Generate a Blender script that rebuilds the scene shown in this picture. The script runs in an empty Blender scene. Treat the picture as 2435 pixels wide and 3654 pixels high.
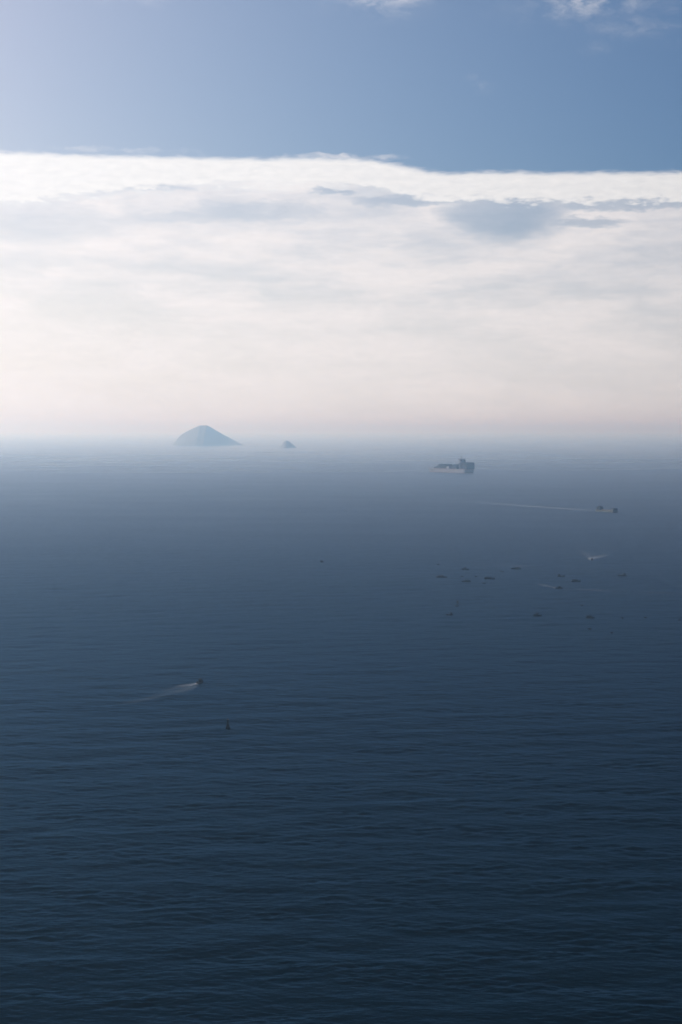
import bpy, bmesh, math, random
import numpy as np
from mathutils import Vector

R = math.radians
random.seed(7)
scene = bpy.context.scene
col = scene.collection

# ------------------------------------------------------------------ camera
CAM_H = 155.0
FPX = 5075.0                       # 50 mm on a 36 mm high frame of 3654 px
HORIZON_Y = 1533.0
PITCH = math.atan((1827.0 - HORIZON_Y) / FPX)
cam_data = bpy.data.cameras.new('camera')
cam_data.sensor_fit = 'VERTICAL'
cam_data.sensor_height = 36.0
cam_data.sensor_width = 24.0
cam_data.lens = 50.0
cam_data.clip_start = 1.0
cam_data.clip_end = 400000.0
cam = bpy.data.objects.new('camera', cam_data)
col.objects.link(cam)
cam.location = (0, 0, CAM_H)
cam.rotation_euler = (math.pi / 2 - PITCH, 0, 0)
scene.camera = cam

def ray(px, py):
    """direction of the photograph's pixel"""
    u, v = (px - 1217.5) / FPX, (1827.0 - py) / FPX
    c, s = math.cos(PITCH), math.sin(PITCH)
    return Vector((u, c + v * s, v * c - s))

def at(px, py, z=0.0):
    d = ray(px, py)
    t = (z - CAM_H) / d.z
    return Vector((d.x * t, d.y * t, z))

def azel(px, py):
    d = ray(px, py)
    return math.degrees(math.atan2(d.x, d.y)), math.degrees(math.atan2(d.z, math.hypot(d.x, d.y)))

# ------------------------------------------------------------------ light, sky
SUN_AZ, SUN_EL = -58.0, 31.0        # degrees left of the view, above the horizon
SKY_STRENGTH = 0.118
SUN_STRENGTH = 5.0
EXPOSURE = 0.0
AUREOLE = ((0.188, 2.65), (0.320, 1.59), (0.498, 0.81))
DEEP = ((0.10, 1.0), (0.22, 0.7), (0.42, 0.45))
scene.view_settings.view_transform = 'Standard'
scene.view_settings.look = 'None'
scene.view_settings.exposure = EXPOSURE
scene.view_settings.gamma = 1.0
scene.view_settings.use_curve_mapping = False
scene.render.engine = 'CYCLES'
scene.cycles.volume_bounces = 6
scene.cycles.max_bounces = 10
scene.cycles.filter_width = 1.7
scene.cycles.use_denoising = True

sun_dir = Vector((math.sin(R(SUN_AZ)) * math.cos(R(SUN_EL)), math.cos(R(SUN_AZ)) * math.cos(R(SUN_EL)), math.sin(R(SUN_EL))))
sd = bpy.data.lights.new('sun', 'SUN')
sd.energy = SUN_STRENGTH
sd.angle = R(0.53)
sd.color = (1.0, 0.94, 0.88)
sun = bpy.data.objects.new('sun', sd)
col.objects.link(sun)
sun.rotation_euler = (-sun_dir).to_track_quat('-Z', 'Y').to_euler()

world = bpy.data.worlds.new('World')
scene.world = world
world.use_nodes = True
world.cycles.sampling_method = 'MANUAL'
world.cycles.sample_map_resolution = 1024

class G:
    """small helper to write node graphs as formulas"""
    def __init__(self, tree):
        self.t = tree
    def n(self, kind, **kw):
        nd = self.t.nodes.new(kind)
        for k, v in kw.items():
            setattr(nd, k, v)
        return nd
    def put(self, sock, v):
        if isinstance(v, bpy.types.NodeSocket):
            self.t.links.new(v, sock)
        else:
            sock.default_value = v
    def m(self, op, a, b=0.0, c=0.0):
        nd = self.n('ShaderNodeMath', operation=op)
        for i, v in enumerate((a, b, c)):
            self.put(nd.inputs[i], v)
        return nd.outputs[0]
    def add(self, *a):
        r = a[0]
        for x in a[1:]:
            r = self.m('ADD', r, x)
        return r
    def mul(self, *a):
        r = a[0]
        for x in a[1:]:
            r = self.m('MULTIPLY', r, x)
        return r
    def sub(self, a, b): return self.m('SUBTRACT', a, b)
    def mx(self, a, b): return self.m('MAXIMUM', a, b)
    def mn(self, a, b): return self.m('MINIMUM', a, b)
    def inv(self, a): return self.m('SUBTRACT', 1.0, a)
    def step(self, x, lo, hi, a=0.0, b=1.0):
        nd = self.n('ShaderNodeMapRange', interpolation_type='SMOOTHSTEP')
        self.put(nd.inputs['Value'], x)
        for k, v in (('From Min', lo), ('From Max', hi), ('To Min', a), ('To Max', b)):
            self.put(nd.inputs[k], v)
        return nd.outputs['Result']
    def lin(self, x, lo, hi, a=0.0, b=1.0):
        nd = self.n('ShaderNodeMapRange', interpolation_type='LINEAR')
        self.put(nd.inputs['Value'], x)
        for k, v in (('From Min', lo), ('From Max', hi), ('To Min', a), ('To Max', b)):
            self.put(nd.inputs[k], v)
        return nd.outputs['Result']
    def xyz(self, x, y, z=0.0):
        nd = self.n('ShaderNodeCombineXYZ')
        for i, v in enumerate((x, y, z)):
            self.put(nd.inputs[i], v)
        return nd.outputs[0]
    def noise(self, vec, scale=1.0, detail=4.0, rough=0.55, dist=0.0):
        nd = self.n('ShaderNodeTexNoise')
        self.put(nd.inputs['Vector'], vec)
        nd.inputs['Scale'].default_value = scale
        nd.inputs['Detail'].default_value = detail
        nd.inputs['Roughness'].default_value = rough
        nd.inputs['Distortion'].default_value = dist
        return nd.outputs['Fac']
    def mix(self, f, a, b):
        nd = self.n('ShaderNodeMix', data_type='RGBA')
        self.put(nd.inputs['Factor'], f)
        self.put(nd.inputs[6], a)
        self.put(nd.inputs[7], b)
        return nd.outputs[2]

def build_sky():
    t = world.node_tree
    t.nodes.clear()
    g = G(t)
    sky = g.n('ShaderNodeTexSky', sky_type='NISHITA', sun_disc=False)
    sky.sun_elevation = R(SUN_EL)
    sky.sun_rotation = R(SUN_AZ)
    sky.altitude = 150
    sky.air_density = 1.0
    sky.dust_density = 1.2
    sky.ozone_density = 3.0
    bg1 = g.n('ShaderNodeBackground')
    bg1.inputs['Strength'].default_value = SKY_STRENGTH
    tc = g.n('ShaderNodeTexCoord')
    dt = g.n('ShaderNodeVectorMath', operation='DOT_PRODUCT')
    t.links.new(tc.outputs['Generated'], dt.inputs[0])
    dt.inputs[1].default_value = sun_dir
    cs = g.mn(g.mx(dt.outputs['Value'], -0.35), 0.75)
    # wide whitish aureole of the humid air: the sky is paler towards the sun, deeper away from it
    au = g.n('ShaderNodeCombineColor')
    sp0 = g.n('ShaderNodeSeparateXYZ')
    t.links.new(tc.outputs['Generated'], sp0.inputs[0])
    high = g.step(sp0.outputs[2], 0.27, 0.46)
    for i, ((k, e), (k2, e2)) in enumerate(zip(AUREOLE, DEEP)):
        lo_ = g.mul(k, g.m('EXPONENT', g.mul(cs, e)))
        hi_ = g.mul(k2, g.m('EXPONENT', g.mul(cs, e2)))
        t.links.new(g.add(g.mul(lo_, g.inv(high)), g.mul(hi_, high)), au.inputs[i])
    mu = g.n('ShaderNodeMix', data_type='RGBA', blend_type='MULTIPLY')
    mu.inputs['Factor'].default_value = 1.0
    t.links.new(sky.outputs[0], mu.inputs[6])
    t.links.new(au.outputs[0], mu.inputs[7])
    t.links.new(mu.outputs[2], bg1.inputs['Color'])
    sp = g.n('ShaderNodeSeparateXYZ')
    t.links.new(tc.outputs['Generated'], sp.inputs[0])
    x, y, z = sp.outputs
    deg = 180 / math.pi
    az = g.mul(g.m('ARCTAN2', x, y), deg)
    el = g.mul(g.m('ARCSINE', z), deg)
    # warped angular coordinates so that every edge is ragged
    base = g.xyz(az, g.mul(el, 2.6))
    w1 = g.sub(g.noise(base, 0.35, 5, 0.6), 0.5)
    w2 = g.sub(g.noise(g.xyz(g.add(az, 37.0), g.mul(el, 3.0)), 0.5, 6, 0.62), 0.5)
    fine = g.noise(g.xyz(az, g.mul(el, 3.2), 4.0), 1.5, 6, 0.62)
    wisp = g.noise(g.xyz(g.mul(az, 0.8), g.mul(el, 7.0), 14.0), 2.2, 6, 0.68)
    elw = g.add(el, g.mul(w1, 0.75), g.mul(g.sub(fine, 0.5), 0.5))
    azw = g.add(az, g.mul(w2, 2.6))
    # far cloud sheet: its near edge runs round the sky at about eleven degrees
    wander = g.mul(g.sub(g.noise(g.xyz(az, 0.0, 2.0), 0.16, 2, 0.5), 0.5), 0.22)
    fall = g.add(g.step(az, 0.3, 4.6, 0.0, 0.60), g.step(az, -14.0, -3.0, 0.25, 0.17), g.step(az, 5.0, 12.0, 0.0, 0.20))
    edge = g.sub(g.add(10.86, wander), fall)
    below = g.sub(edge, g.add(el, g.mul(w1, 0.16), g.mul(g.sub(fine, 0.5), 0.34), g.mul(g.sub(wisp, 0.5), 0.16)))      # >0 inside the sheet
    inside = g.step(below, -0.10, 0.19)
    # thick bright rim of the sheet
    rim_w = g.add(1.22, g.mul(w2, 0.7), g.mul(g.sub(fine, 0.5), 0.75), g.step(az, -13.0, -6.0, 0.75, 0.0))
    rim = g.mul(inside, g.inv(g.step(below, g.sub(rim_w, 0.30), g.add(rim_w, 0.25))))
    # thinner veil under it, streaked along the horizon, closing towards the horizon
    veil_n = g.noise(g.xyz(azw, g.mul(el, 3.6), 9.0), 0.20, 6, 0.58)
    veil_f = g.noise(g.xyz(azw, g.mul(el, 6.0), 19.0), 0.42, 5, 0.55)
    veil = g.add(g.step(veil_n, 0.30, 0.66, 0.58, 0.92), g.mul(g.sub(veil_f, 0.5), 0.24))
    low = g.step(el, 2.0, 6.5, 1.0, 0.0)
    veil = g.add(g.mul(veil, g.inv(g.mul(low, 0.65))), g.mul(low, 0.60))
    # clear gaps seen in the sheet
    def blob(px, py, wx, wy, ex=azw, ey=elw, soft=False):
        a, e = azel(px, py)
        sa, se = wx / FPX * deg, wy / FPX * deg
        dx = g.mul(g.sub(ex, a), 1.0 / sa)
        dy = g.mul(g.sub(ey, e), 1.0 / se)
        rr_ = g.add(g.mul(dx, dx), g.mul(dy, dy))
        return g.m('EXPONENT', g.mul(rr_, -1.3)) if soft else g.inv(g.step(rr_, 0.15, 1.35))
    gaps = blob(1800, 765, 235, 95)
    for b in ((1560, 712, 330, 24), (2260, 722, 330, 26), (2100, 790, 150, 22), (930, 756, 260, 40), (100, 790, 330, 75), (480, 668, 200, 12), (1180, 690, 90, 12), (700, 775, 220, 22)):
        k = {100: 0.5, 700: 0.4, 930: 0.6, 480: 0.6}.get(b[0], 0.85)
        gaps = g.mx(gaps, g.mul(blob(*b), k))
    veil = g.mul(veil, g.inv(g.mul(gaps, 0.60)))
    sheet = g.mx(g.mul(rim, g.add(0.84, g.mul(fine, 0.22))), g.mul(inside, veil))
    # loose wisps above the sheet
    fray = g.step(g.noise(g.xyz(azw, g.mul(el, 1.3), 31.0), 0.95, 7, 0.64), 0.36, 0.82)
    wis = g.mul(blob(1350, -12, 150, 50, soft=True), 0.75)
    for (bx, by, wx, wy, k) in ((2090, 18, 190, 50, 0.62), (2250, 95, 170, 34, 0.26), (1712, 292, 34, 30, 0.36), (520, 0, 110, 24, 0.40), (2400, 70, 70, 60, 0.30), (2130, 158, 40, 26, 0.2), (420, 535, 300, 9, 0.5), (1180, 562, 280, 13, 0.75)):
        wis = g.mx(wis, g.mul(blob(bx, by, wx, wy, soft=by < 400), k))
    # the same loose wisps go on over the rest of the sky
    open_sky = g.step(el, 24.0, 34.0)
    far_w = g.mul(g.step(g.noise(tc.outputs['Generated'], 5.0, 6, 0.6, 0.4), 0.64, 0.84), 0.25, open_sky)
    cover = g.mx(g.mx(sheet, g.mul(wis, fray)), far_w)
    cover = g.m('MINIMUM', g.mx(cover, 0.0), 1.0)
    # sunlit cloud, brighter on the sun's side
    lum = g.add(0.62, g.mul(cs, 0.60), g.mul(rim, -0.03))
    lum = g.mul(lum, g.add(0.90, g.mul(fine, 0.14), g.mul(wisp, 0.06)))
    bg2 = g.n('ShaderNodeBackground')
    tint = g.mix(rim, (1.0, 0.950, 0.950, 1), (1.0, 0.985, 0.99, 1))
    t.links.new(tint, bg2.inputs['Color'])
    t.links.new(lum, bg2.inputs['Strength'])
    ms = g.n('ShaderNodeMixShader')
    t.links.new(cover, ms.inputs[0])
    t.links.new(bg1.outputs[0], ms.inputs[1])
    t.links.new(bg2.outputs[0], ms.inputs[2])
    out = g.n('ShaderNodeOutputWorld')
    t.links.new(ms.outputs[0], out.inputs['Surface'])
build_sky()

# ------------------------------------------------------------------ helpers for objects
def link_mesh(name, verts, faces, mat=None, parent=None, smooth=False):
    me = bpy.data.meshes.new(name)
    me.from_pydata([tuple(v) for v in verts], [], faces)
    me.update()
    if smooth:
        for p in me.polygons:
            p.use_smooth = True
    if mat:
        me.materials.append(mat)
    o = bpy.data.objects.new(name, me)
    col.objects.link(o)
    o.parent = parent
    return o

def from_bm(name, bm, mat, parent=None, smooth=False):
    bmesh.ops.recalc_face_normals(bm, faces=bm.faces)
    me = bpy.data.meshes.new(name)
    bm.to_mesh(me)
    bm.free()
    if smooth:
        for p in me.polygons:
            p.use_smooth = True
    me.materials.append(mat)
    o = bpy.data.objects.new(name, me)
    col.objects.link(o)
    o.parent = parent
    return o

def box(bm, x0, x1, y0, y1, z0, z1, taper=0.0):
    t = taper
    v = [bm.verts.new(p) for p in ((x0, y0, z0), (x1, y0, z0), (x1, y1, z0), (x0, y1, z0),
                                   (x0 + t, y0 + t, z1), (x1 - t, y0 + t, z1), (x1 - t, y1 - t, z1), (x0 + t, y1 - t, z1))]
    for f in ((3, 2, 1, 0), (4, 5, 6, 7), (0, 1, 5, 4), (1, 2, 6, 5), (2, 3, 7, 6), (3, 0, 4, 7)):
        bm.faces.new([v[i] for i in f])

def rod(bm, p0, p1, r0, r1=None, n=8):
    r1 = r0 if r1 is None else r1
    p0, p1 = Vector(p0), Vector(p1)
    d = (p1 - p0).normalized()
    a = d.orthogonal().normalized()
    b = d.cross(a)
    ring = []
    for p, r in ((p0, r0), (p1, r1)):
        ring.append([bm.verts.new(p + (a * math.cos(2 * math.pi * k / n) + b * math.sin(2 * math.pi * k / n)) * r) for k in range(n)])
    for k in range(n):
        bm.faces.new((ring[0][k], ring[0][(k + 1) % n], ring[1][(k + 1) % n], ring[1][k]))
    bm.faces.new(ring[0][::-1])
    bm.faces.new(ring[1])

def empty(name, loc, rz, label, cat, group=None):
    o = bpy.data.objects.new(name, None)
    col.objects.link(o)
    o.location = loc
    o.rotation_euler = (0, 0, rz)
    o['label'] = label
    o['category'] = cat
    o['kind'] = 'thing'
    if group:
        o['group'] = group
    return o

def copy_tree(o, parent=None):
    c = o.copy()
    col.objects.link(c)
    if parent:
        c.parent = parent
    for ch in list(o.children):
        copy_tree(ch, c)
    return c

def paint(name, rgb, rough=0.5, wear=0.25, metal=0.0, scale=0.6, spec=0.5):
    """weathered paint: blotched colour and roughness"""
    m = bpy.data.materials.new(name)
    m.use_nodes = True
    t = m.node_tree
    g = G(t)
    p = t.nodes['Principled BSDF']
    tc = g.n('ShaderNodeTexCoord')
    n = g.noise(tc.outputs['Object'], scale, 5, 0.6)
    dark = tuple(c * (1 - wear) for c in rgb) + (1,)
    lite = tuple(min(1, c * (1 + wear * 0.6)) for c in rgb) + (1,)
    t.links.new(g.mix(g.step(n, 0.3, 0.7), dark, lite), p.inputs['Base Color'])
    t.links.new(g.lin(n, 0.2, 0.8, max(0, rough - 0.12), min(1, rough + 0.12)), p.inputs['Roughness'])
    p.inputs['Metallic'].default_value = metal
    p.inputs['Specular IOR Level'].default_value = spec
    return m

# ------------------------------------------------------------------ waves
rng = np.random.default_rng(11)
NW = 190
W_LAM = np.concatenate([np.exp(rng.uniform(math.log(1.6), math.log(8.0), 130)), np.exp(rng.uniform(math.log(8.0), math.log(42.0), 60))])
W_DIR = rng.normal(R(92), R(21), NW)
W_K = 2 * math.pi / W_LAM
W_KX, W_KY = W_K * np.cos(W_DIR), W_K * np.sin(W_DIR)
W_PH = rng.uniform(0, 2 * math.pi, NW)
GUST = [(2 * math.pi / rng.uniform(60, 260) * rng.choice([-1, 1]), 2 * math.pi / rng.uniform(16, 90), rng.uniform(0, 6.28)) for _ in range(9)]
W_SLOPE = np.concatenate([np.full(130, 0.125 / math.sqrt(65)), np.full(60, 0.045 / math.sqrt(30))])
W_AMP = W_SLOPE / W_K
GRID_C = 0.62 / (CAM_H * FPX * 0.28)
D_AZ = 0.0014

def row_step(r):
    return max(0.36, r * r * GRID_C)

def wave_height(x, y, dr, dl):
    """sum of short-crested waves; those too short for the local mesh are left to the bump"""
    x, y = np.asarray(x, float), np.asarray(y, float)
    h = np.zeros_like(x)
    gust = np.zeros_like(x)
    for kx, ky, p in GUST:
        gust += np.sin(kx * x + ky * y + p)
    gust = np.clip(0.9 + 0.30 * gust, 0.3, 1.7)
    for i in range(NW):
        lam_l = 2 * math.pi / np.maximum(abs(W_KX[i]), 1e-4)
        f = np.clip((W_LAM[i] / dr - 1.9) / 1.6, 0, 1) * np.clip((lam_l / dl - 2.2) / 2.0, 0, 1)
        if np.any(f > 0):
            h += (f * gust if W_LAM[i] < 9 else f) * W_AMP[i] * np.sin(W_KX[i] * x + W_KY[i] * y + W_PH[i])
    return h

def height_at(x, y):
    r = np.hypot(x, y)
    dr = np.maximum(0.36, r * r * GRID_C)
    return wave_height(x, y, dr, r * D_AZ)

def sea_material():
    m = bpy.data.materials.new('sea_water')
    m.use_nodes = True
    t = m.node_tree
    g = G(t)
    p = t.nodes['Principled BSDF']
    geo = g.n('ShaderNodeNewGeometry')
    sp = g.n('ShaderNodeSeparateXYZ')
    t.links.new(geo.outputs['Position'], sp.inputs[0])
    x, y, z = sp.outputs
    # wind lanes and slicks: long patches with rougher or calmer water
    lanes = g.noise(g.xyz(g.mul(x, 0.35), g.add(y, g.mul(x, 0.05))), 0.0075, 4, 0.6, 0.4)
    broad = g.noise(g.xyz(g.mul(x, 0.4), y, 5.0), 0.0016, 3, 0.55)
    # smoother with distance from the origin, so far water mirrors more low sky
    off = g.m('SQRT', g.add(g.mul(x, x), g.mul(y, y)))
    rough = g.add(g.lin(lanes, 0.3, 0.7, -0.05, 0.06), g.lin(broad, 0.3, 0.7, -0.03, 0.04), g.step(g.m('LOGARITHM', off, 10.0), 3.2, 4.15, 0.42, 0.22))
    t.nodes.remove(p)
    body = g.n('ShaderNodeBsdfDiffuse')
    t.links.new(g.mix(g.step(broad, 0.3, 0.7), (0.0001, 0.0045, 0.0075, 1), (0.0001, 0.0058, 0.0090, 1)), body.inputs['Color'])
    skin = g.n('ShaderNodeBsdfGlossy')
    t.links.new(rough, skin.inputs['Roughness'])
    fr = g.n('ShaderNodeFresnel')
    fr.inputs['IOR'].default_value = 1.30
    # gloss tint blue-green, painted near white at grazing angles to brighten the far water
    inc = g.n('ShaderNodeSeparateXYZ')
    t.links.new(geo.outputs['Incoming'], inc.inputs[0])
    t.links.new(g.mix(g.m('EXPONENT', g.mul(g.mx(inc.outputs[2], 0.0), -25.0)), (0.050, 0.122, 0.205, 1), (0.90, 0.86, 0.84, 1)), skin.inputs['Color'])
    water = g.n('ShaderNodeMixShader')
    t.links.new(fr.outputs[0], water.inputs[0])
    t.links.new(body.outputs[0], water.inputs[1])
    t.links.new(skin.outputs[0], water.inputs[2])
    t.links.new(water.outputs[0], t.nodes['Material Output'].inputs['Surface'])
    # chop between the modelled waves
    c1 = g.noise(g.xyz(g.mul(x, 0.33), y, 0.0), 0.75, 4, 0.62)
    c2 = g.noise(g.xyz(g.mul(x, 0.45), g.add(y, g.mul(x, 0.12)), 7.0), 0.16, 3, 0.55)
    c3 = g.noise(g.xyz(g.mul(x, 0.33), g.add(y, g.mul(x, 0.04)), 3.0), 0.045, 4, 0.62)
    hgt = g.add(g.mul(c1, 0.9), g.mul(c2, 2.2), g.mul(c3, 1.6))
    hgt = g.mul(hgt, g.lin(lanes, 0.3, 0.7, 0.75, 1.2))
    b = g.n('ShaderNodeBump')
    b.inputs['Strength'].default_value = 0.5
    b.inputs['Distance'].default_value = 1.0
    t.links.new(hgt, b.inputs['Height'])
    for nd in (body, skin, fr):
        t.links.new(b.outputs['Normal'], nd.inputs['Normal'])
    return m

def build_sea():
    rr = [0.0, 60.0, 130.0, 200.0, 260.0]
    r = 300.0
    while r < 3200:
        rr.append(r)
        r += row_step(r)
    while r < 150000:
        rr.append(r)
        r *= 1.035
    rr.append(150000.0)
    half = R(19.0)
    fine = np.arange(-half, half + 1e-6, D_AZ)
    coarse = np.linspace(half, 2 * math.pi - half, 52)[1:-1]
    az = np.concatenate([fine, coarse])
    nf, na, nr = len(fine), len(az), len(rr)
    rr = np.array(rr)
    RR, AA = np.meshgrid(rr, az, indexing='ij')
    X, Y = RR * np.sin(AA), RR * np.cos(AA)
    DR = np.maximum(0.36, RR * RR * GRID_C)
    DR[rr < 300] = 70.0
    DL = RR * D_AZ
    DL[:, nf:] = np.maximum(RR[:, nf:] * 0.12, 1e-3)
    Z = np.zeros_like(X)
    use = rr < 4500
    Z[use] = wave_height(X[use], Y[use], DR[use], np.maximum(DL[use], 1e-3))
    Z[rr < 300] = 0
    Z[:, nf - 1] *= 0.5
    Z[:, 0] *= 0.5
    verts = np.stack([X, Y, Z], -1)[1:].reshape(-1, 3)
    verts = np.vstack([verts, [[0, 0, 0]]])
    i = np.arange(nr - 2)[:, None] * na
    j = np.arange(na)[None, :]
    jn = (j + 1) % na
    quads = np.stack([i + j, i + na + j, i + na + jn, i + jn], -1).reshape(-1, 4)
    c = len(verts) - 1
    tris = np.stack([np.full(na, c), np.arange(na), (np.arange(na) + 1) % na], -1)
    me = bpy.data.meshes.new('sea')
    me.vertices.add(len(verts))
    me.vertices.foreach_set('co', verts.astype(np.float32).ravel())
    nl = quads.size + tris.size
    me.loops.add(nl)
    me.loops.foreach_set('vertex_index', np.concatenate([quads.ravel(), tris.ravel()]).astype(np.int32))
    me.polygons.add(len(quads) + len(tris))
    starts = np.concatenate([np.arange(len(quads)) * 4, quads.size + np.arange(len(tris)) * 3]).astype(np.int32)
    me.polygons.foreach_set('loop_start', starts)
    me.polygons.foreach_set('use_smooth', np.ones(len(starts), bool))
    me.update(calc_edges=True)
    me.validate()
    bm_flip = me.polygons[0].normal.z < 0
    if bm_flip:
        me.flip_normals()
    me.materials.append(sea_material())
    o = bpy.data.objects.new('sea', me)
    col.objects.link(o)
    o['kind'] = 'structure'
    o['label'] = 'dark blue rippled open sea fading into haze at the horizon'
    return o
build_sea()

# ------------------------------------------------------------------ haze
def build_haze():
    bm = bmesh.new()
    box(bm, -155000, 155000, -155000, 155000, -3.0, 300.0)
    m = bpy.data.materials.new('haze_air')
    m.use_nodes = True
    t = m.node_tree
    t.nodes.clear()
    v = t.nodes.new('ShaderNodeVolumePrincipled')
    v.inputs['Color'].default_value = (0.44, 0.70, 1.0, 1)
    v.inputs['Absorption Color'].default_value = (1, 1, 1, 1)      # nothing absorbed: blue scatters most, far air turns white
    v.inputs['Density'].default_value = 1.08e-4
    v.inputs['Anisotropy'].default_value = 0.52
    o = t.nodes.new('ShaderNodeOutputMaterial')
    t.links.new(v.outputs[0], o.inputs['Volume'])
    h = from_bm('haze', bm, m)
    h['kind'] = 'stuff'
    h['label'] = 'pale sea haze that hides the horizon and fades the islands'
build_haze()

# ------------------------------------------------------------------ islands
def island(name, prof, y_base, dist_y, label, seed):
    """prof: outline in photo pixels (x, y); y_base: the row of its shoreline"""
    c = at(sum(p[0] for p in prof) / len(prof), y_base)
    s = c.y / FPX / math.cos(PITCH)
    px = np.array([p[0] for p in prof], float)
    hz = np.array([(y_base - p[1]) * s for p in prof])
    wx = (px - 1217.5) * s
    rg = np.random.default_rng(seed)
    nx, ny = 130, 60
    xs = np.linspace(wx[0] - 30, wx[-1] + 30, nx)
    ys = np.linspace(-1.0, 1.0, ny)
    depth = dist_y
    verts, faces = [], []
    ph = rg.uniform(0, 6.28, (14, 2))
    kk = rg.uniform(0.008, 0.05, (14, 2)) * rg.choice([-1, 1], (14, 2))
    H = np.interp(xs, wx, hz, left=-6, right=-6)
    ker = np.hanning(11)
    H = np.convolve(np.pad(H, 5, mode='edge'), ker / ker.sum(), mode='valid')     # weathered, rounded outline
    top = hz.max()
    for j, v in enumerate(ys):
        for i, x in enumerate(xs):
            ridge = max(H[i], -6)
            fall = 1 - abs(v) ** 1.35
            z = ridge * fall if ridge > 0 else ridge
            yy = v * depth * (0.45 + 0.55 * max(ridge, 0) / top)
            n = sum(math.sin(kk[q, 0] * x + ph[q, 0]) * math.sin(kk[q, 1] * (yy * 1.3) + ph[q, 1]) / (1 + q * .35) for q in range(14))
            z += n * 0.007 * top * min(1, max(0, z) / (0.2 * top)) * (0.25 + abs(v))
            if abs(v) > 0.995:
                z = -4
            verts.append((x - c.x, yy, z))
    for j in range(ny - 1):
        for i in range(nx - 1):
            a = j * nx + i
            faces.append((a, a + 1, a + nx + 1, a + nx))
    m = bpy.data.materials.new(name + '_scrub')
    m.use_nodes = True
    t = m.node_tree
    g = G(t)
    p = t.nodes['Principled BSDF']
    geo = g.n('ShaderNodeNewGeometry')
    n1 = g.noise(geo.outputs['Position'], 0.02, 6, 0.62)
    sp = g.n('ShaderNodeSeparateXYZ')
    t.links.new(geo.outputs['Normal'], sp.inputs[0])
    veg = g.mix(g.step(n1, 0.35, 0.65), (0.10, 0.088, 0.056, 1), (0.135, 0.115, 0.076, 1))
    t.links.new(g.mix(g.step(g.add(sp.outputs[2], g.mul(g.sub(n1, 0.5), 0.8)), 0.35, 0.9), (0.125, 0.108, 0.072, 1), veg), p.inputs['Base Color'])
    p.inputs['Roughness'].default_value = 0.9
    o = link_mesh('island', verts, faces, m, None, True)
    o.location = (c.x, c.y, 0)
    o['kind'] = 'structure'
    o['label'] = label
    o['category'] = 'island'
    return o

island('island', [(624, 1587), (632, 1569), (648, 1552), (667, 1541), (686, 1531), (707, 1522), (717, 1517), (728, 1519), (740, 1517), (750, 1522),
                  (768, 1533), (790, 1546), (812, 1558), (835, 1570), (858, 1583), (872, 1588)], 1588, 420,
       'large hazy cone shaped island with a small notched flat summit', 3)
island('island', [(1000, 1596), (1008, 1585), (1015, 1575), (1024, 1571), (1034, 1575), (1044, 1584), (1056, 1594), (1062, 1597)], 1597, 110,
       'small low hazy islet to the right of the large cone island', 5)

# ------------------------------------------------------------------ materials for craft
M_HULL_DARK = paint('dark_hull_paint', (0.010, 0.012, 0.015), 0.7, 0.35, spec=0.15)
M_HULL_TAR = paint('tarred_wood', (0.005, 0.005, 0.005), 0.8, 0.35, spec=0.1)
M_HULL_GREEN = paint('faded_green_paint', (0.008, 0.018, 0.015), 0.7, 0.35, spec=0.15)
M_CANVAS = paint('weathered_canvas', (0.013, 0.015, 0.017), 0.9, 0.3, spec=0.1)
M_CABIN = paint('dull_cabin_paint', (0.018, 0.020, 0.024), 0.7, 0.3, spec=0.15)
M_WHITE = paint('white_boat_paint', (0.62, 0.62, 0.60), 0.4, 0.12)
M_GLASS = paint('dark_window_glass', (0.012, 0.015, 0.018), 0.08, 0.1)
M_STEEL = paint('dull_steel', (0.09, 0.09, 0.09), 0.5, 0.3, 0.6)
M_DECK = paint('worn_deck', (0.10, 0.075, 0.055), 0.8, 0.3)
M_SHIP = paint('grey_blue_ship_paint', (0.17, 0.16, 0.165), 0.45, 0.15, scale=0.05)
M_SHIP_RED = paint('red_boot_paint', (0.12, 0.030, 0.025), 0.5, 0.2, scale=0.05)
M_HOUSE_PALE = paint('pale_house_paint', (0.30, 0.29, 0.285), 0.6, 0.15, scale=0.1)
M_STEELGREY = paint('ship_house_paint', (0.16, 0.15, 0.155), 0.5, 0.15, scale=0.1)
M_OLIVE = paint('pale_olive_hull_paint', (0.055, 0.062, 0.045), 0.7, 0.25, scale=0.2)
M_BUOY = paint('dark_green_buoy_paint', (0.003, 0.005, 0.005), 0.8, 0.4, scale=1.5, spec=0.08)
M_RUBBER = paint('black_rubber', (0.015, 0.015, 0.016), 0.8, 0.2)
CARGO = [paint('container_paint_' + n, c, 0.8, 0.25, scale=0.1, spec=0.1) for n, c in
         (('brown', (0.030, 0.016, 0.013)), ('navy', (0.010, 0.014, 0.032)), ('grey', (0.045, 0.045, 0.048)), ('green', (0.010, 0.026, 0.020)), ('maroon', (0.028, 0.009, 0.011)))]

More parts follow.
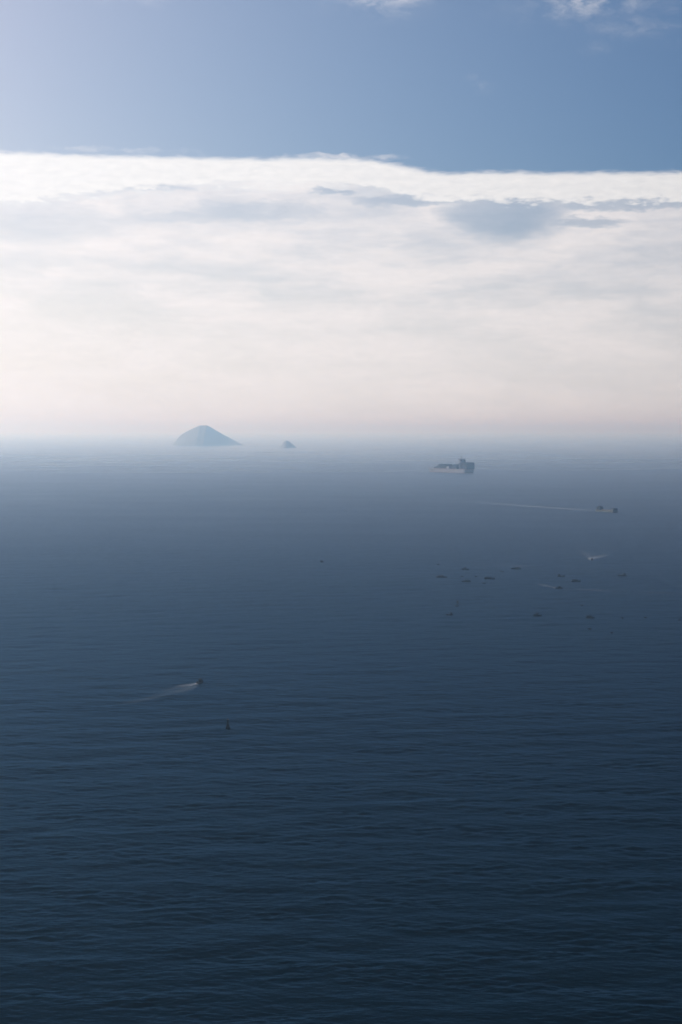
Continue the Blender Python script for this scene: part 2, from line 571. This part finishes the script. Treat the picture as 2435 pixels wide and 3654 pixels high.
def hull_mesh(L, B, H, draft=0.35, bow=0.38, transom=0.8, sheer=0.45, n=18, rake=0.06):
    """boat hull lofted along x, bow at +x, closed by a recessed deck"""
    bm = bmesh.new()
    rows = []
    for i in range(n + 1):
        u = i / n
        x = -L / 2 + L * u
        if u > 1 - bow:
            q = (u - (1 - bow)) / bow
            w = 1 - q ** 2.1
        else:
            q = u / (1 - bow)
            w = transom + (1 - transom) * math.sin(q * math.pi / 2)
        w = max(w, 0.02) * B / 2
        z = H * (1 + sheer * max(0, (u - 0.45) / 0.55) ** 2 + 0.12 * max(0, (0.25 - u) / 0.25) ** 2)
        dx = rake * L * max(0, (u - 0.7) / 0.3)
        th = min(0.06 * B, w * 0.5)
        sec = [(x + dx, w, z), (x + dx * 0.4, w * 0.90, 0.05), (x - dx * 0.3, w * 0.55, -draft), (x - dx * 0.3, -w * 0.55, -draft),
               (x + dx * 0.4, -w * 0.90, 0.05), (x + dx, -w, z), (x + dx, -w + th, z), (x + dx * 0.8, -w + th, z * 0.6), (x + dx * 0.8, w - th, z * 0.6), (x + dx, w - th, z)]
        rows.append([bm.verts.new(p) for p in sec])
    for a, b in zip(rows, rows[1:]):
        for k in range(10):
            bm.faces.new((a[k], b[k], b[(k + 1) % 10], a[(k + 1) % 10]))
    for r, rev in ((rows[0], False), (rows[-1], True)):
        lo = [r[0], r[1], r[2], r[3], r[4], r[5], r[6], r[7], r[8], r[9]]
        bm.faces.new(lo[::-1] if rev else lo)
    return bm

def cabin(root, x0, x1, w, z0, z1, mat, wins=2):
    bm = bmesh.new()
    box(bm, x0, x1, -w / 2, w / 2, z0, z1, 0.06 * (x1 - x0))
    c = from_bm('cabin', bm, mat, root)
    t = 0.06 * (x1 - x0)
    for sy in (-1, 1):
        for k in range(wins):
            a = x0 + t + (x1 - x0 - 2 * t) * (k + 0.12) / wins
            b = x0 + t + (x1 - x0 - 2 * t) * (k + 0.88) / wins
            bm = bmesh.new()
            y = sy * (w / 2 - t * 0.65)
            box(bm, a, b, min(y, y + sy * 0.05), max(y, y + sy * 0.05), z0 + 0.55 * (z1 - z0), z0 + 0.88 * (z1 - z0))
            from_bm('window', bm, M_GLASS, c)
    bm = bmesh.new()
    box(bm, x0 - 0.15, x1 + 0.2, -w / 2 - 0.06, w / 2 + 0.06, z1, z1 + 0.07)
    from_bm('roof', bm, mat, root)
    return c

def canopy(root, x0, x1, w, z0, z1, mat):
    """arched canvas on bent hoops"""
    bm = bmesh.new()
    n, m_ = 10, 8
    g_ = []
    for i in range(n + 1):
        x = x0 + (x1 - x0) * i / n
        sag = 0.05 * math.sin(i / n * math.pi * 4) * (z1 - z0)
        g_.append([[bm.verts.new((x, (w / 2 - th) * math.cos(math.pi * k / m_), z0 + (z1 - z0 - th + sag) * math.sin(math.pi * k / m_) ** 0.7 if 0 < k < m_ else z0)) for k in range(m_ + 1)] for th in (0.0, 0.05)])
    for a, b in zip(g_, g_[1:]):
        for q in (0, 1):
            for k in range(m_):
                bm.faces.new((a[q][k], b[q][k], b[q][k + 1], a[q][k + 1]))
    for e in (g_[0], g_[-1]):
        for k in range(m_):
            bm.faces.new((e[0][k], e[0][k + 1], e[1][k + 1], e[1][k]))
    from_bm('canopy', bm, mat, root)

def boat(name, kind, L, label, cat, loc, rz, group=None, hull=None):
    root = empty(name, loc, rz, label, cat, group)
    hull = hull or M_HULL_DARK
    def mast(x, z0, z1, r=0.05):
        bm = bmesh.new()
        rod(bm, (x, 0, z0), (x, 0, z1), r, r * 0.6)
        from_bm('mast', bm, M_STEEL, root)
    def tyre(x, y, z):
        bm = bmesh.new()
        N, K = 12, 6
        rg_ = [[bm.verts.new((x + (0.26 + 0.09 * math.cos(2 * math.pi * b / K)) * math.cos(2 * math.pi * a / N), y + 0.09 * math.sin(2 * math.pi * b / K), z + (0.26 + 0.09 * math.cos(2 * math.pi * b / K)) * math.sin(2 * math.pi * a / N))) for b in range(K)] for a in range(N)]
        for a in range(N):
            for b in range(K):
                bm.faces.new((rg_[a][b], rg_[(a + 1) % N][b], rg_[(a + 1) % N][(b + 1) % K], rg_[a][(b + 1) % K]))
        from_bm('tyre_fender', bm, M_RUBBER, root)
    if kind == 'canopy':                 # long low boat, most of it under an arched cover
        B = L * 0.25
        from_bm('hull', hull_mesh(L, B, 1.0, sheer=0.5), hull, root)
        canopy(root, -L * 0.36, L * 0.22, B * 0.84, 0.85, 2.35, M_CANVAS)
        cabin(root, -L * 0.45, -L * 0.37, B * 0.6, 0.7, 2.1, M_CABIN, 1)
        mast(L * 0.26, 0.6, 2.9)
        for s in (-1, 1):
            tyre(L * 0.1, s * (B * 0.5 + 0.05), 0.55)
            tyre(-L * 0.2, s * (B * 0.5 + 0.05), 0.55)
    elif kind == 'midcabin':             # wheelhouse amidships
        B = L * 0.3
        from_bm('hull', hull_mesh(L, B, 0.85, sheer=0.6), hull, root)
        cabin(root, -L * 0.16, L * 0.14, B * 0.62, 0.55, 2.5, M_CABIN, 3)
        canopy(root, -L * 0.40, -L * 0.18, B * 0.74, 0.8, 1.75, M_CANVAS)
        mast(-L * 0.02, 2.5, 3.9)
    elif kind == 'aftcabin':             # wheelhouse near the stern, low open foredeck
        B = L * 0.3
        from_bm('hull', hull_mesh(L, B, 0.95, sheer=0.35), hull, root)
        cabin(root, -L * 0.42, -L * 0.12, B * 0.66, 0.6, 2.55, M_CABIN, 3)
        bm = bmesh.new()
        box(bm, L * 0.02, L * 0.2, -B * 0.25, B * 0.25, 0.57, 1.05, 0.05)
        from_bm('hatch', bm, M_DECK, root)
        mast(-L * 0.2, 2.6, 3.9)
        bm = bmesh.new()
        rod(bm, (-L * 0.05, 0, 1.9), (L * 0.32, 0, 2.2), 0.05, 0.04)
        from_bm('boom', bm, M_STEEL, root)
    elif kind == 'workboat':             # long flat boat, deck house over nearly the whole length
        B = L * 0.27
        from_bm('hull', hull_mesh(L, B, 1.05, sheer=0.25, transom=0.9), hull, root)
        cabin(root, -L * 0.38, L * 0.02, B * 0.72, 0.65, 2.15, M_CABIN, 4)
        cabin(root, L * 0.06, L * 0.2, B * 0.6, 0.65, 2.45, M_CABIN, 1)
        mast(L * 0.0, 2.15, 3.3)
    elif kind == 'skiff':                # small open boat with an outboard
        B = L * 0.36
        from_bm('hull', hull_mesh(L, B, 0.62, draft=0.2, sheer=0.35), hull, root)
        for k in (-0.18, 0.14):
            bm = bmesh.new()
            box(bm, L * k - 0.14, L * k + 0.14, -B * 0.40, B * 0.40, 0.40, 0.46)
            from_bm('bench', bm, M_DECK, root)
        bm = bmesh.new()
        box(bm, -L * 0.5 - 0.32, -L * 0.5 + 0.02, -0.16, 0.16, 0.45, 1.05, 0.05)
        rod(bm, (-L * 0.5 - 0.15, 0, -0.4), (-L * 0.5 - 0.15, 0, 0.45), 0.07)
        from_bm('outboard_motor', bm, M_RUBBER, root)
        bm = bmesh.new()
        box(bm, L * 0.02, L * 0.12, -B * 0.2, B * 0.2, 0.37, 1.15, 0.04)
        from_bm('console', bm, M_CABIN, root)
    elif kind == 'motorboat':            # launch with a square wheelhouse
        B = L * 0.40
        from_bm('hull', hull_mesh(L, B, 0.95, sheer=0.45, transom=0.92), hull, root)
        cabin(root, -L * 0.22, L * 0.20, B * 0.72, 0.55, 2.35, M_HULL_TAR, 2)
        mast(-L * 0.05, 2.4, 3.1, 0.04)
        bm = bmesh.new()
        box(bm, -L * 0.5 - 0.4, -L * 0.5 + 0.02, -0.22, 0.22, 0.5, 1.25, 0.06)
        from_bm('outboard_motor', bm, M_RUBBER, root)
    return root

def on_sea(px, py):
    p = at(px, py)
    p.z = float(height_at(p.x, p.y))
    return p

def px_m(px, py):
    """metres per photo pixel across, at the sea under that pixel"""
    p = at(px, py)
    return p.length / FPX

# ------------------------------------------------------------------ container ship
def container_ship():
    L, B = 215.0, 44.0
    theta = math.atan2(0.80, -0.60)
    bow_c = at(1604, 1685.5)
    root = empty('container_ship', (bow_c.x, bow_c.y, 0), theta, 'large hazy container ship with stacked containers and a tall bridge, sailing away', 'container ship')
    D = 13.0
    def loft(z0, z1, flare0, flare1, name, mat, par):
        bm = bmesh.new()
        n = 24
        rows = []
        for i in range(n + 1):
            u = i / n
            x = -L / 2 + L * u
            q = max(0, (u - 0.80) / 0.20)
            w = (1 - q ** 2.2)
            s = max(0, (0.06 - u) / 0.06)
            r = []
            for z, fl in ((z0, flare0), (z1, flare1)):
                ww = max(0.015, (w + (q > 0) * q * (1 - q) * 0.7 * fl) * (1 - 0.10 * s * (1 - fl))) * B / 2
                r.append((x + q * q * 9 * fl, ww, z + (q * q * 5 if z == D else 0)))
            rows.append([bm.verts.new(r[0]), bm.verts.new(r[1]), bm.verts.new((r[1][0], -r[1][1], r[1][2])), bm.verts.new((r[0][0], -r[0][1], r[0][2]))])
        for a, b in zip(rows, rows[1:]):
            for k in range(4):
                bm.faces.new((a[k], b[k], b[(k + 1) % 4], a[(k + 1) % 4]))
        bm.faces.new(rows[0])
        bm.faces.new(rows[-1][::-1])
        return from_bm(name, bm, mat, par)
    hull = loft(2.0, D, 0.35, 1.0, 'hull', M_SHIP, root)
    loft(-6.0, 1.99, 0.0, 0.35, 'boot_stripe', M_SHIP_RED, hull)
    rg = random.Random(5)
    # container bays, bow to stern; the bridge stands between two of them
    tiers = [2, 3, 5, 6, 6, 4, 1, 5, 6, 3, None, 9, 9, 9]
    x = L / 2 - 34
    for i, tr in enumerate(tiers):
        if tr is None:
            x -= 15.5
            continue
        bm = bmesh.new()
        nrow = 15 if i > 2 else (9, 11, 13)[i]
        w = 2.52
        for k in range(nrow):
            h = tr - (1 if rg.random() < 0.3 else 0) - (1 if tr < 9 and rg.random() < 0.15 else 0)
            y = (k - nrow / 2) * w
            for j in range(h):
                box(bm, x - 12.2, x, y + 0.03, y + w - 0.03, D + 1.4 + j * 2.62, D + 1.4 + j * 2.62 + 2.58)
        st = from_bm('container_stack', bm, CARGO[i % 5], root)
        st['kind'] = 'stuff'
        for m_ in CARGO:
            st.data.materials.append(m_)
        for f in range(len(st.data.polygons) // 6):
            c_ = rg.randrange(1, 6)
            for q in range(6):
                st.data.polygons[f * 6 + q].material_index = c_
        bm = bmesh.new()
        box(bm, x - 12.2, x, -min(nrow * w / 2 + 0.3, B / 2 - 0.4), min(nrow * w / 2 + 0.3, B / 2 - 0.4), D + 0.05, D + 1.35)
        from_bm('hatch_cover', bm, M_SHIP_RED, root)
        x -= 13.4
        if i == 9:
            xb = x
    # superstructure
    bm = bmesh.new()
    box(bm, xb - 12.5, xb - 1.5, -8.5, 8.5, D + 0.05, 47)
    box(bm, xb - 11.5, xb - 1.0, -15, 15, 47.05, 49.6)
    sup = from_bm('superstructure', bm, M_STEELGREY, root)
    for k in range(18):
        bm = bmesh.new()
        y = -14.4 + k * 1.6
        box(bm, xb - 1.1, xb - 0.9, y + 0.15, y + 1.45, 47.9, 49.1)
        from_bm('bridge_window', bm, M_GLASS, sup)
    for sy in (-1, 1):
        for lv in range(8):
            for k in range(4):
                bm = bmesh.new()
                xx = xb - 12 + k * 2.6
                box(bm, xx + 0.4, xx + 1.6, sy * 8.5 - 0.06, sy * 8.5 + 0.06, D + 4.5 + lv * 3.4, D + 5.7 + lv * 3.4)
                from_bm('cabin_window', bm, M_GLASS, sup)
    bm = bmesh.new()
    rod(bm, (xb - 6, 0, 49.6), (xb - 6, 0, 61), 0.9, 0.4)
    rod(bm, (xb - 6, -5, 55.5), (xb - 6, 5, 55.5), 0.4)
    rod(bm, (xb - 6, -3, 58.5), (xb - 6, 3, 58.5), 0.35)
    from_bm('radar_mast', bm, M_STEEL, root)
    bm = bmesh.new()
    box(bm, xb - 22, xb - 14.4, -5, 5, D + 23, 47, 0.8)
    from_bm('funnel', bm, CARGO[1], root)
    bm = bmesh.new()
    box(bm, L / 2 - 128, L / 2 - 116, B / 2 - 6.0, B / 2 - 0.5, D + 1.4, D + 9)
    from_bm('vent_house', bm, M_HOUSE_PALE, root)
    bm = bmesh.new()
    rod(bm, (L / 2 - 6, 0, D + 4), (L / 2 - 6, 0, D + 16), 0.5, 0.2)
    from_bm('foremast', bm, M_WHITE, root)
    return root
container_ship()

# ------------------------------------------------------------------ coastal cargo vessel (blunt raised bow, house aft)
def cargo_vessel():
    p = at(2164, 1827)
    L, B = 46.0, 11.0
    root = empty('cargo_vessel', (p.x, p.y, 0), math.atan2(-0.843, 0.537), 'pale sided coastal barge with dark stern house and dark blunt bow, trailing a long wake', 'cargo vessel')
    bm = bmesh.new()
    prof = [(-L / 2, 3.6), (-L / 2 + 8, 3.4), (0, 3.3), (L / 2 - 7, 3.5), (L / 2 - 5.5, 5.6), (L / 2 + 1.5, 6.3)]
    rows = []
    for (x, z) in prof:
        kx = 0 if x < L / 2 - 6 else -2.0
        rows.append([bm.verts.new((x, B / 2, z)), bm.verts.new((x + kx, B / 2 * 0.97, 0.1)), bm.verts.new((x + kx, B / 2 * 0.8, -1.2)), bm.verts.new((x + kx, -B / 2 * 0.8, -1.2)), bm.verts.new((x + kx, -B / 2 * 0.97, 0.1)), bm.verts.new((x, -B / 2, z))])
    for a, b in zip(rows, rows[1:]):
        for k in range(6):
            bm.faces.new((a[k], b[k], b[(k + 1) % 6], a[(k + 1) % 6]))
    bm.faces.new(rows[0])
    bm.faces.new(rows[-1][::-1])
    from_bm('hull', bm, M_OLIVE, root)
    bm = bmesh.new()
    v = [(L / 2 + 1.3, -B / 2 + 0.2, 0.3), (L / 2 + 1.6, B / 2 - 0.2, 0.3), (L / 2 + 2.1, B / 2 - 0.2, 7.4), (L / 2 + 2.1, -B / 2 + 0.2, 7.4)]
    box(bm, L / 2 + 1.52, L / 2 + 2.1, -B / 2 + 0.1, B / 2 - 0.1, 0.3, 7.6)
    from_bm('bow_ramp', bm, M_HULL_DARK, root)  # dark paint carries the shade of the bow facing away from the sun
    bm = bmesh.new()
    box(bm, L / 2 - 4.8, L / 2 + 1.3, -B / 2 + 0.4, B / 2 - 0.4, 6.35, 8.2, 0.3)
    from_bm('forecastle', bm, M_HULL_DARK, root)  # bow shade painted in here too
    bm = bmesh.new()
    box(bm, -L / 2 + 1, -L / 2 + 10, -B / 2 + 0.8, B / 2 - 0.8, 3.65, 7.5)
    box(bm, -L / 2 + 2, -L / 2 + 9, -B / 2 + 1.6, B / 2 - 1.6, 7.52, 10.4)
    h = from_bm('deckhouse', bm, M_HULL_DARK, root)
    for k in range(4):
        bm = bmesh.new()
        y = -B / 2 + 2.0 + k * 1.85
        box(bm, -L / 2 + 8.95, -L / 2 + 9.05, y, y + 1.4, 8.6, 9.9)
        from_bm('window', bm, M_GLASS, h)
    bm = bmesh.new()
    rod(bm, (-L / 2 + 5, 0, 10.4), (-L / 2 + 5, 0, 15.5), 0.22, 0.1)
    from_bm('mast', bm, M_STEEL, root)
    for k in range(3):
        bm = bmesh.new()
        x = -L / 2 + 14 + k * 8
        box(bm, x, x + 6.5, -B / 2 + 1.6, B / 2 - 1.6, 3.5, 4.5, 0.2)
        from_bm('hatch_cover', bm, M_DECK, root)
cargo_vessel()

# ------------------------------------------------------------------ buoys
def buoy(px, py, h, w, label):
    p = on_sea(px, py)
    root = empty('navigation_buoy', p, 0.4, label, 'buoy')
    r = w / 2
    bm = bmesh.new()
    rod(bm, (0, 0, -0.6), (0, 0, 0.25), r * 0.85, r * 1.05, 16)
    rod(bm, (0, 0, 0.26), (0, 0, h * 0.20), r * 1.05, r * 0.95, 16)
    rod(bm, (0, 0, h * 0.202), (0, 0, h * 0.36), r * 0.9, r * 0.5, 16)
    from_bm('float', bm, M_BUOY, root)
    bm = bmesh.new()
    rod(bm, (0, 0, h * 0.36), (0, 0, h * 0.80), r * 0.48, r * 0.36, 12)
    tw = from_bm('tower', bm, M_BUOY, root)
    for k in range(4):
        a = k * math.pi / 2
        bm = bmesh.new()
        rod(bm, (r * 0.85 * math.cos(a), r * 0.85 * math.sin(a), h * 0.24), (r * 0.42 * math.cos(a), r * 0.42 * math.sin(a), h * 0.72), 0.05, 0.05)
        from_bm('leg', bm, M_BUOY, root)
    bm = bmesh.new()
    rod(bm, (0, 0, h * 0.80), (0, 0, h * 0.83), r * 0.5, r * 0.5, 12)
    from_bm('platform', bm, M_STEEL, root)
    bm = bmesh.new()
    rod(bm, (0, 0, h * 0.83), (0, 0, h * 0.92), r * 0.2, r * 0.17, 10)
    from_bm('lantern', bm, M_GLASS, root)
    bm = bmesh.new()
    rod(bm, (0, 0, h * 0.92), (0, 0, h), 0.06, 0.03)
    from_bm('topmark', bm, M_STEEL, root)
buoy(814, 2603, 6.2, 2.2, 'dark navigation buoy with a tall tower, alone on the open near water')
# the far marker: a ball carried on a thin pole
def pole_marker(px, py):
    p = on_sea(px, py)
    root = empty('pole_marker', p, 0, 'thin dark pole marker with a ball halfway up, below the moored boats', 'buoy')
    bm = bmesh.new()
    rod(bm, (0, 0, -0.8), (0, 0, 0.35), 0.75, 0.85, 14)
    rod(bm, (0, 0, 0.355), (0, 0, 0.8), 0.8, 0.3, 14)
    from_bm('float', bm, M_HULL_DARK, root)
    bm = bmesh.new()
    rod(bm, (0, 0, 0.8), (0, 0, 6.0), 0.16, 0.09)
    from_bm('pole', bm, M_HULL_DARK, root)
    bm = bmesh.new()
    bmesh.ops.create_uvsphere(bm, u_segments=14, v_segments=9, radius=1.05)
    bmesh.ops.translate(bm, verts=bm.verts, vec=(0, 0, 2.0))
    from_bm('ball', bm, M_HULL_DARK, root, True)
pole_marker(1633.5, 2155)

# ------------------------------------------------------------------ small craft
MOOR = 'fishing boats lying at anchor'
TINY = 'small open boats among the anchored boats'
def place(px, py, wpx, kind, name, label, cat, rz=0.0, group=None, hull=None, long=1.0):
    L = wpx * px_m(px, py) * long
    return boat(name, kind, L, label, cat, on_sea(px, py), rz, group, hull)

F = 'fishing_boat'
place(1576, 2061, 37, 'workboat', F, 'long low dark fishing boat, leftmost of the large anchored boats', 'boat', R(4), MOOR)
place(1660, 2033, 25, 'midcabin', F, 'dark fishing boat with a raised cabin amidships, above the canvas covered one', 'boat', R(-6), MOOR, M_HULL_TAR)
place(1665, 2077, 31, 'canopy', F, 'dark fishing boat under an arched cover, just below the raised cabin boat', 'boat', R(176), MOOR)
place(1747, 2067, 36, 'canopy', F, 'long dark fishing boat with an arched cover, middle of the left cluster', 'boat', R(-5), MOOR, M_HULL_TAR)
place(1843, 2031, 34, 'workboat', F, 'long dark green fishing boat lying beside a faint pale water line', 'boat', R(174), MOOR, M_HULL_GREEN)
place(2003, 2058, 24, 'aftcabin', F, 'shorter dark fishing boat right above the moving motorboat', 'boat', R(-4), MOOR)
place(2055, 2076, 32, 'canopy', F, 'dark green covered fishing boat, lower right of the shorter anchored one', 'boat', R(5), MOOR, M_HULL_GREEN)
place(2220, 2055, 31, 'aftcabin', F, 'low dark fishing boat anchored alone at the far right', 'boat', R(183), MOOR)
place(1605, 2196, 23, 'aftcabin', F, 'dark fishing boat with a square stern cabin, below the pole marker', 'boat', R(185), MOOR, M_HULL_TAR)
place(1918, 2198, 28, 'midcabin', F, 'low dark fishing boat in the middle of the lower row of anchored boats', 'boat', R(8), MOOR, M_HULL_GREEN)
place(2106, 2206, 28, 'canopy', F, 'broad dark covered fishing boat, rightmost large boat of the lower row', 'boat', R(-3), MOOR)

S = 'small_boat'
for (px, py, w, rz, lab) in (
        (1564, 2015, 9, 20, 'tiny dark open boat, farthest left and highest above the anchored fishing boats'),
        (1650, 2058, 11, -10, 'tiny dark open boat between the raised cabin boat and the covered one'),
        (1699, 2058, 9, 160, 'tiny dark open boat in the gap between the two covered boats'),
        (1728, 2082, 12, 5, 'tiny dark open boat below the longer covered fishing boat'),
        (1791, 2040, 15, 8, 'small dark open boat just left of the dark green long boat'),
        (1630, 2163, 14, -8, 'small dark open boat directly under the pole marker'),
        (2077, 2161, 8, 15, 'tiny faint open boat between the moving motorboat and the lower row'),
        (2222, 2207, 8, 30, 'tiny dark open boat to the right of the broad covered boat'),
        (2304, 2205, 10, 170, 'tiny dark open boat second from the right edge in the lower row'),
        (2426, 2214, 9, 10, 'tiny dark open boat at the right edge of the view'),
        (2106, 2247, 11, -12, 'tiny dark open boat straight below the broad covered boat'),
        (2184, 2260, 8, 25, 'tiny dark open boat nearest the viewer in the lower right'),
        (1234, 1823, 9, 0, 'tiny faint far boat on hazy water left of the cargo wake')):
    place(px, py, w, 'skiff', S, lab, 'boat', R(rz), TINY if py > 1900 else None)

MB = 'motorboat'
place(1996, 2100, 23, 'motorboat', MB, 'dark motorboat running left with white foam at its bow', 'motorboat', R(183))
place(2113, 1999, 10, 'motorboat', MB, 'tiny dark motorboat under a bright white plume of spray', 'motorboat', R(250), None, None, 1.4)
place(1148, 2006, 12, 'motorboat', MB, 'tiny dark motorboat alone on the far water left of the anchored boats', 'motorboat', R(180))
near = at(715, 2437)
boat(MB, 'motorboat', 5.2, 'dark motorboat speeding away and leaving a white wake on the near water', 'motorboat', on_sea(715, 2438), math.atan2(0.82, 0.57))

# ------------------------------------------------------------------ wakes
def foam_material(name, scale, lo, hi, sx=1.0):
    m = bpy.data.materials.new(name)
    m.use_nodes = True
    t = m.node_tree
    t.nodes.clear()
    g = G(t)
    at_ = g.n('ShaderNodeAttribute', attribute_name='foam')
    geo = g.n('ShaderNodeNewGeometry')
    n = g.noise(geo.outputs['Position'], scale, 5, 0.65)
    cov = g.mul(at_.outputs['Fac'], g.step(n, lo, hi))
    d = g.n('ShaderNodeBsdfDiffuse')
    d.inputs['Color'].default_value = (0.72, 0.76, 0.78, 1)
    tr = g.n('ShaderNodeBsdfTransparent')
    mix = g.n('ShaderNodeMixShader')
    t.links.new(cov, mix.inputs[0])
    t.links.new(tr.outputs[0], mix.inputs[1])
    t.links.new(d.outputs[0], mix.inputs[2])
    o = g.n('ShaderNodeOutputMaterial')
    t.links.new(mix.outputs[0], o.inputs['Surface'])
    return m
FOAM_NEAR = foam_material('foam_near', 0.9, 0.30, 0.62)
FOAM_FAR = foam_material('foam_far', 0.12, 0.20, 0.70)

def wake(label, strips, mat, lift=0.12):
    """strips: lists of (px, py, width in metres, foam 0..1) laid over the water as one sheet"""
    verts, faces, foam = [], [], []
    for si, st in enumerate(strips):
        P = [(at(a, b), w, f) for a, b, w, f in st]
        pts = []
        for (p, w, f), (q, w2, f2) in zip(P, P[1:]):
            n = max(2, int((q - p).length / max(1.0, min(w, w2) * 0.6)))
            n = min(n, 160)
            for k in range(n):
                u = k / n
                pts.append((p.lerp(q, u), w + (w2 - w) * u, f + (f2 - f) * u))
        pts.append(P[-1])
        b0 = len(verts)
        M = 8
        for i, (p, w, f) in enumerate(pts):
            a = pts[max(0, i - 1)][0]
            b = pts[min(len(pts) - 1, i + 1)][0]
            d = (b - a).normalized()
            nrm = Vector((-d.y, d.x, 0))
            wob = 1 + 0.18 * math.sin(i * 0.9 + si) + 0.1 * math.sin(i * 2.3)
            for k in range(M + 1):
                s = k / M * 2 - 1
                v = p + nrm * (s * w * 0.5 * wob)
                z = float(height_at(v.x, v.y)) + lift + 0.004 * si
                verts.append((v.x, v.y, z))
                foam.append(f * 0.66 * (1 - s * s) ** 1.2)
        for i in range(len(pts) - 1):
            for k in range(M):
                a = b0 + i * (M + 1) + k
                faces.append((a, a + 1, a + M + 2, a + M + 1))
    o = link_mesh('wake', verts, faces, mat, None, True)
    me = o.data
    at_ = me.attributes.new('foam', 'FLOAT', 'POINT')
    at_.data.foreach_set('value', np.array(foam, np.float32))
    o['kind'] = 'stuff'
    o['label'] = label
    return o

wake('white foam trail spreading behind the near motorboat', [
    [(708, 2438, 1.6, 0.5), (696, 2442, 6.0, 0.52), (676, 2445, 8.0, 0.38), (656, 2447, 8.0, 0.26), (636, 2452, 7.0, 0.10), (590, 2462, 6.0, 0.09), (520, 2476, 7.0, 0.0)],
    [(700, 2447, 4.0, 0.12), (668, 2458, 13.0, 0.13), (632, 2469, 14.0, 0.10), (606, 2476, 11.0, 0.05), (550, 2489, 9.0, 0.09), (490, 2503, 9.0, 0.09), (420, 2516, 8.0, 0.0)]], FOAM_NEAR)
wake('long pale straight wake behind the coastal barge', [
    [(2138, 1823, 9, 0.5), (2090, 1820, 20, 0.42), (2000, 1814, 26, 0.46), (1900, 1807, 27, 0.36), (1800, 1799, 30, 0.26), (1680, 1790, 32, 0.18), (1500, 1777, 32, 0.0)]], FOAM_FAR)
wake('white bow foam and long thin wake of the motorboat running left', [
    [(1984, 2099, 3.5, 0.6), (1979, 2098, 3, 0.55), (1974, 2096, 6, 0.18), (1950, 2091, 7, 0.18), (1932, 2086, 7, 0.18), (1905, 2083, 6, 0.0)],
    [(2008, 2100, 3.5, 0.25), (2060, 2104, 6, 0.14), (2130, 2107, 9, 0.17), (2200, 2111, 9, 0.08), (2330, 2116, 10, 0.07), (2450, 2119, 10, 0.04)]], FOAM_FAR)
wake('bright white plume and spreading foam behind the tiny motorboat', [
    [(2106, 1997, 4, 0.25), (2109, 1995, 11, 0.5), (2116, 1992, 16, 0.42), (2126, 1989, 17, 0.28), (2142, 1984, 18, 0.17), (2168, 1977, 14, 0.0)],
    [(2108, 1993, 4, 0.10), (2092, 1980, 20, 0.10), (2070, 1960, 18, 0.0)]], FOAM_FAR)
wake('faint short wake of the far motorboat', [
    [(1152, 2004, 2, 0.15), (1180, 2002, 5, 0.12), (1215, 2003, 6, 0.0)]], FOAM_FAR)
wake('faint old wake line crossing the water above the anchored boats', [
    [(1660, 2016, 7, 0.0), (1720, 2016, 11, 0.13), (1800, 2018, 12, 0.17), (1880, 2021, 12, 0.16), (1930, 2024, 8, 0.0)]], FOAM_FAR)
wake('faint old wake line on the hazy water at the left edge', [
    [(-40, 1842, 14, 0.15), (40, 1852, 16, 0.16), (90, 1861, 14, 0.08), (130, 1866, 12, 0.0)]], FOAM_FAR)
wake('pale thin wash along the waterline of the container ship', [
    [(1690, 1695, 16, 0.12), (1740, 1699, 22, 0.12), (1860, 1708, 26, 0.0)]], FOAM_FAR)
